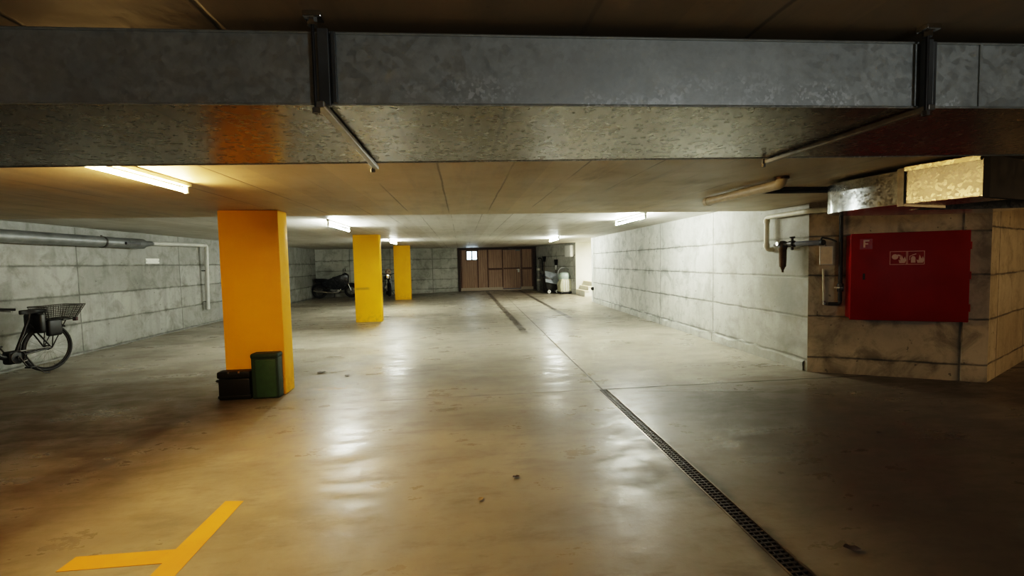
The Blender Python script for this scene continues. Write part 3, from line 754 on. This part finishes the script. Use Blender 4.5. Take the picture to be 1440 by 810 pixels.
# rear basket, wire mesh tapering down
bm = B(); top = [(-.42, -.19), (.10, -.16), (.10, .16), (-.42, .19)]; bot = [(-.33, -.13), (.05, -.12), (.05, .12), (-.33, .13)]
T = [(x, y, .95) for x, y in top]; Bt = [(x, y, .76) for x, y in bot]
for i in range(4):
    k = (i + 1) % 4
    tube(bm, [T[i], T[k]], .008, 6); tube(bm, [Bt[i], Bt[k]], .005, 5); tube(bm, [T[i], Bt[i]], .005, 5)
    n = 14
    for j in range(1, n):
        a = Vector(T[i]).lerp(Vector(T[k]), j / n); b = Vector(Bt[i]).lerp(Vector(Bt[k]), j / n); tube(bm, [a, b], .0032, 4)
    for j in range(1, 7):
        a = Vector(T[i]).lerp(Vector(Bt[i]), j / 7); b = Vector(T[k]).lerp(Vector(Bt[k]), j / 7); tube(bm, [a, b], .0032, 4)
for j in range(1, 10):
    a = Vector(Bt[0]).lerp(Vector(Bt[1]), j / 10); b = Vector(Bt[3]).lerp(Vector(Bt[2]), j / 10); tube(bm, [a, b], .002, 4)
obj('basket', bm, M_dsteel, bk)
bm = B(); box(bm, .10, .19, -.14, .14, .58, .86, .03, 3); box(bm, -.10, .10, .085, .16, .52, .76, .03, 3); obj('saddle_bag', bm, M_black, bk, 40)
bm = B(); ring(bm, (.44, .07, .29), .085, .008, 'y', 24, 6); tube(bm, [(.44, .09, .29), (.36, .10, .14)], .010, 8); tube(bm, [(.44, -.09, .29), (.52, -.10, .44)], .010, 8)
lathe(bm, [(.02, -.09), (.02, .09)], (.44, 0, .29), 10, 'y'); ck = obj('crankset', bm, M_dsteel, bk)
for q in ((.30, .40, .10, .19, .125, .145), (.48, .58, -.19, -.10, .435, .455)):
    bm = B(); box(bm, *q, .004); obj('pedal', bm, M_black, ck)
bm = B(); tube(bm, [(.03, .07, .36), (.42, .08, .37)], .010, 6); tube(bm, [(.03, .07, .31), (.42, .08, .21)], .006, 6); obj('chain', bm, M_steel, bk)
bm = B(); tube(bm, rounded([(.34, .07, .28), (.28, .12, .12), (.20, .17, .016), (.15, .18, .010)], .03), .010, 8); obj('kickstand', bm, M_dsteel, bk)
bm = B(); box(bm, -.44, -.40, -.03, .03, .69, .75, .008); obj('rear_light', bm, plain('dull_red_lens', (.04, .006, .006), .4), bk)

# ------------------------------------------------------------------ motorcycles in the far corner
def motorcycle(loc, rz, label, fairing=True):
    t = thing('motorcycle', label, 'motorcycle', loc, rz, 'motorcycles in the far left corner')
    for cx in (-.68, .68):
        b = B(); ring(b, (cx, 0, .31), .245, .062, 'y', 36, 10); w = obj('wheel', b, M_rubber, t, 60)
        b = B(); ring(b, (cx, 0, .31), .18, .02, 'y', 28, 6); lathe(b, [(.06, -.06), (.06, .06)], (cx, 0, .31), 14, 'y')
        for k in range(6):
            a = k * PI / 3; tube(b, [(cx, 0, .31), (cx + .18 * math.cos(a), 0, .31 + .18 * math.sin(a))], .014, 6)
        obj('rim', b, M_steel, w, 40)
    b = B(); tube(b, [(.68, .09, .31), (.42, .07, .98)], .026, 10); tube(b, [(.68, -.09, .31), (.42, -.07, .98)], .026, 10); obj('fork', b, M_chrome, t, 50)
    b = B(); tube(b, [(-.68, .1, .31), (-.1, .1, .40)], .028, 8); tube(b, [(-.68, -.1, .31), (-.1, -.1, .40)], .028, 8); tube(b, [(.44, 0, .9), (.2, 0, .35), (-.1, 0, .35), (-.25, 0, .72), (.44, 0, .82)], .025, 8); tube(b, [(-.25, 0, .7), (-.85, 0, .78)], .03, 8); obj('frame', b, M_black, t, 50)
    b = B(); lathe(b, [(.0, -.12), (.09, -.10), (.12, .1), (.13, .3), (.10, .42), (0, .46)], (0, 0, 0), 16, 'x'); bmesh.ops.transform(b, matrix=Matrix.Translation((-.02, 0, .86)) @ Matrix.Scale(1.25, 4, (0, 1, 0)), verts=b.verts); obj('fuel_tank', b, M_tank, t, 50)
    b = B(); prism_y(b, [(-.88, .90), (-.86, .82), (-.3, .74), (.02, .78), (.0, .86), (-.25, .82), (-.45, .88)], -.13, .13); bmesh.ops.bevel(b, geom=b.edges[:], offset=.02, segments=2, affect='EDGES', profile=.5); obj('seat', b, M_black, t, 45)
    b = B(); box(b, -.22, .20, -.17, .17, .22, .50, .04, 3); lathe(b, [(.09, .0), (.10, .02), (.08, .16), (.06, .18)], (.05, 0, .5), 14)
    for z in (.54, .57, .60, .63, .66): lathe(b, [(.115, z), (.115, z + .012)], (.05, 0, 0), 14)
    obj('engine', b, plain('engine_alloy', (.30, .30, .30), .3, .9) if 'engine_alloy' not in bpy.data.materials else bpy.data.materials['engine_alloy'], t, 40)
    b = B(); tube(b, rounded([(.12, -.12, .55), (.26, -.17, .40), (.1, -.18, .24), (-.3, -.2, .26), (-.9, -.22, .36)], .08, 5), .028, 10); tube(b, [(-.35, -.2, .27), (-.9, -.22, .36)], .048, 12); obj('exhaust', b, M_chrome, t, 50)
    b = B(); lathe(b, [(0, -.08), (.07, -.06), (.10, .04), (.10, .06), (0, .07)], (.52, 0, .90), 18, 'x'); obj('headlight', b, M_chrome, t, 50)
    b = B(); tube(b, rounded([(.24, -.38, 1.02), (.36, -.25, 1.04), (.42, -.08, 1.0), (.42, .08, 1.0), (.36, .25, 1.04), (.24, .38, 1.02)], .08), .015, 8); h = obj('handlebar', b, M_black, t, 50)
    for s in (-1, 1):
        b = B(); tube(b, [(.36, s * .27, 1.03), (.40, s * .34, 1.22)], .008, 6); lathe(b, [(0, -.012), (.06, -.010), (.065, .01), (0, .014)], (.40, s * .35, 1.26), 14, 'x'); obj('mirror', b, M_black, h, 40)
    b = B(); ring(b, (.68, 0, .31), .325, .03, 'y', 18, 8, .6, 2.9); obj('front_mudguard', b, M_tank, t, 50)
    b = B(); ring(b, (-.68, 0, .31), .335, .035, 'y', 18, 8, .4, 2.9); obj('rear_mudguard', b, M_tank, t, 50)
    if fairing:
      b = B(); prism_y(b, [(.56, .62), (.60, 1.02), (.44, 1.14), (.22, .98), (-.28, .80), (-.62, .78), (-.50, .52), (-.1, .40), (.34, .34)], -.19, .19); bmesh.ops.bevel(b, geom=b.edges[:], offset=.05, segments=3, affect='EDGES', profile=.5); obj('side_fairing', b, M_tank, t, 50)
    b = B(); tube(b, [(-.05, .15, .25), (-.12, .30, .012)], .014, 8); obj('kickstand', b, M_dsteel, t)
    return t
motorcycle((-5.65, 21.75, 0), .12, 'dark motorcycle in the far corner left of the middle yellow pillar')
motorcycle((-3.42, 22.35, 0), -1.35, 'chrome-fronted motorcycle glimpsed between the middle and farthest yellow pillars', False)
bm = B(); lathe(bm, [(0, 0), (.10, .0), (.135, .06), (.14, .14), (.11, .22), (.05, .26), (0, .265)], (0, 0, 0), 18)
hl = thing('helmet', 'pale helmet on the tank of motorcycle seen between two pillars', 'helmet', (-3.376, 22.16, 1.0))
obj('shell', bm, M_orange, hl, 60)
bm = B(); ring(bm, (0, 0, .13), .137, .02, 'z', 16, 6, -2.4, -.7); obj('visor', bm, M_black, hl, 60)

# ------------------------------------------------------------------ things in the far right corner
fs_ = thing('floor_washer', 'beige wheeled cleaning machine with hoop handle near the stair opening', 'cleaning machine', (4.52, 20.2, 0), .15)
bm = B(); prism_y(bm, [(-.24, .06), (.24, .06), (.27, .45), (.22, .66), (-.20, .66), (-.27, .40)], -.22, .22); bmesh.ops.bevel(bm, geom=bm.edges[:], offset=.03, segments=2, affect='EDGES', profile=.5); obj('machine_body', bm, M_beige, fs_, 40)
bm = B()
for x in (-.10, .02, .12): box(bm, x - .02, x + .02, -.235, -.21, .12, .60, .008)
obj('front_ribs', bm, M_white, fs_, 40)
bm = B(); lathe(bm, [(0, .62), (.20, .62), (.25, .68), (.26, .82), (.20, .92), (.08, .95), (0, .95)], (0, 0, 0), 22); obj('tank', bm, M_teal, fs_, 45)
bm = B(); tube(bm, rounded([(-.26, .05, .55), (-.27, .05, 1.0), (-.15, .05, 1.14), (.15, .05, 1.14), (.28, .05, 1.0), (.30, .05, .62)], .10, 6), .018, 10); obj('hoop_handle', bm, M_zinc, fs_, 50)
bm = B(); tube(bm, rounded([(.24, -.12, .50), (.36, -.2, .55), (.36, -.15, .86), (.24, -.1, .80), (.30, -.18, .66)], .08, 6), .022, 8); obj('hose', bm, M_dgreen, fs_, 50)
for s in (-1, 1):
    bm = B(); ring(bm, (s * .17, 0, .075), .05, .024, 'y', 20, 8)
    for v in bm.verts: v.co.y += -.20
    obj('caster', bm, M_rubber, fs_, 50)
bm = B(); box(bm, -.26, .28, -.24, .24, .03, .10, .015); obj('base_skirt', bm, M_black, fs_)

ct = thing('lidded_cart', 'black wheeled cart with sloping grey lid left of the beige machine', 'cart', (4.08, 20.75, 0), .1)
bm = B(); prism_y(bm, [(-.28, .14), (.26, .14), (.30, .46), (-.36, .80), (-.40, .70)], -.22, .22); bmesh.ops.bevel(bm, geom=bm.edges[:], offset=.02, segments=2, affect='EDGES', profile=.5); obj('cart_body', bm, M_black, ct, 40)
bm = B()
prism(bm, [(-.38, -.33), (.22, -.33), (.22, .33), (-.38, .33)], 0, .03); bmesh.ops.bevel(bm, geom=bm.edges[:], offset=.008, segments=2, affect='EDGES', profile=.5)
bmesh.ops.transform(bm, matrix=Matrix.Translation((.02, -.10, .68)) @ Matrix.Rotation(math.radians(12), 4, 'Y') @ Matrix.Rotation(math.radians(48), 4, 'X'), verts=bm.verts); obj('cart_lid', bm, M_lid, ct, 40)
for x in (-.22, .16):
    bm = B(); ring(bm, (x, -.28, .09), .055, .026, 'y', 20, 8); c = obj('caster', bm, M_white, ct, 50)
    bm = B(); box(bm, x - .03, x + .03, -.30, -.20, .13, .17, .005); lathe(bm, [(.02, -.03), (.02, .03)], (x, -.28, .09), 10, 'y'); obj('caster_fork', bm, M_chrome, c)
bm = B(); tube(bm, rounded([(-.38, .05, .74), (-.50, .05, .92), (-.50, .22, .92), (-.38, .22, .74)], .04), .014, 8); obj('push_handle', bm, M_black, ct, 50)

def broom(loc, h, lab, head):
    t = thing('broom', lab, 'broom', loc, .6, 'tools leaning in the far right corner')
    b = B(); tube(b, [(0, 0, h if head == 'up' else .1), (0, .05, .08 if head == 'up' else h)], .016, 8); obj('handle', b, M_brass, t)
    b = B()
    if head == 'up': prism_y(b, [(-.10, h + .24), (.10, h + .24), (.06, h - .02), (-.06, h - .02)], -.03, .03)
    else: prism_y(b, [(-.15, .0), (.15, .0), (.12, .14), (-.12, .14)], -.04, .04)
    obj('broom_head', b, M_black, t)
broom((4.02, 22.3, 0), 1.45, 'dark broom standing head up right of the timber door', 'up')
broom((4.38, 21.25, 0), 1.28, 'short dark brush with pale grip against the far side wall', 'up')
bm = B(); tube(bm, [(0, .02, 1.05), (0, .01, 1.26)], .03, 8)
obj('pale_grip', bm, M_white, [o for o in COL.objects if o.name.startswith('broom') and o.type == 'EMPTY'][-1])
sh = thing('tool_rack', 'dark low shelf box behind the cart in the far corner', 'shelf', (4.05, 21.75, 0))
bm = B(); box(bm, -.22, .24, -.12, .12, .02, .74, .01); obj('shelf_box', bm, M_dsteel, sh)
bm = B(); box(bm, -.26, .28, -.15, .15, .78, .84, .008); obj('shelf_top', bm, M_black, sh)
for x in (-.2, .2):
    bm = B(); box(bm, x - .02, x + .02, -.02, .02, .72, .80); obj('bracket', bm, M_black, sh)
hp = thing('hose_standpipe', 'grey vertical standpipe with pale fittings right of the timber door', 'standpipe', (3.86, 23.05, 0))
bm = B(); tube(bm, [(0, 0, 0), (0, 0, 1.55)], .075, 14); obj('pipe_run', bm, plain('grey_standpipe', (.25, .24, .22), .5), hp, 40)
for z in (.52, 1.05):
    bm = B(); lathe(bm, [(.10, -.05), (.11, 0), (.10, .05)], (0, 0, z), 14); lathe(bm, [(.05, -.16), (.05, -.06)], (0, 0, z), 12, 'y'); obj('hose_fitting', bm, M_wpipe, hp, 40)
bm = B(); tube(bm, rounded([(0, 0, 1.5), (0, 0, 1.62), (.14, -.08, 1.60), (.20, -.10, 1.30), (.18, -.10, .95)], .06), .03, 10); obj('hose', bm, M_black, hp, 50)

nW = Vector((4.9 - 3.86, 19.6 - 24.0, 0)).normalized(); ang = math.atan2(nW.y, nW.x)
wb = thing('wall_box', 'white electrical box with conduit on wall before the stair opening', 'electrical box', (4.9 - nW.x * .45, 19.6 - nW.y * .45, 0), ang)
bm = B(); box(bm, -.28, .28, -.16, 0, 1.62, 2.12, .012); obj('box_body', bm, M_white, wb, 35)
bm = B(); box(bm, -.26, .26, -.172, -.16, 1.64, 2.10, .006); obj('box_door', bm, M_white, wb, 35)
bm = B(); tube(bm, [(.30, -.03, 1.66), (.30, -.03, .55)], .018, 8); tube(bm, [(.10, -.03, 1.62), (.30, -.03, 1.60)], .018, 8); obj('conduit', bm, M_steel, wb, 40)

# ------------------------------------------------------------------ leaves on the floor
def leaf_(x, y, s, mat, lab, rz):
    t = B(); n = 9; L = []; Rr = []
    for k in range(n):
        u = k / (n - 1); w_ = s * .42 * math.sin(PI * min(1, u * .95 + .03)) * (1 + .25 * math.sin(9 * u)); z = .004 + s * .22 * abs(u - .5)
        L.append(t.verts.new(((u - .5) * s, w_, z + .25 * w_))); Rr.append(t.verts.new(((u - .5) * s, -w_, z + .35 * w_)))
    mid = [t.verts.new(((k / (n - 1) - .5) * s, 0, .004 + s * .22 * abs(k / (n - 1) - .5))) for k in range(n)]
    for k in range(n - 1):
        t.faces.new((L[k], L[k + 1], mid[k + 1], mid[k])); t.faces.new((mid[k], mid[k + 1], Rr[k + 1], Rr[k]))
    o = obj('fallen_leaf', t, mat, smooth=60); o.location = (x, y, 0); o.rotation_euler.z = rz
    tag(o, lab, 'leaf', 'dry leaves on the floor', 'thing')
leaf_(.33, 3.04, .05, M_leaf, 'small dark curled leaf on the middle of foreground floor', .3)
leaf_(.08, 2.78, .045, M_leafp, 'small pale leaf on floor just left of the dark curled leaf', 1.2)
leaf_(3.32, 3.35, .055, M_leaf, 'dark leaf speck on dim floor to the right of the drain', .8)
leaf_(1.87, 2.02, .075, M_leaf, 'brown leaf in the lower right foreground beside the drain', -.4)
leaf_(-1.92, 6.5, .12, M_leaf, 'dark scrap on floor just right of the nearest pillar base', .1)
leaf_(-1.52, 6.25, .08, M_leaf, 'dark leaf on the floor beyond the worn yellow paint patch', .7)

# ------------------------------------------------------------------ look
vs = scene.view_settings
vs.view_transform = 'Filmic'; vs.look = 'High Contrast'; vs.exposure = 2.2; vs.gamma = 1.0
scene.cycles.use_denoising = True
scene.cycles.max_bounces = 10
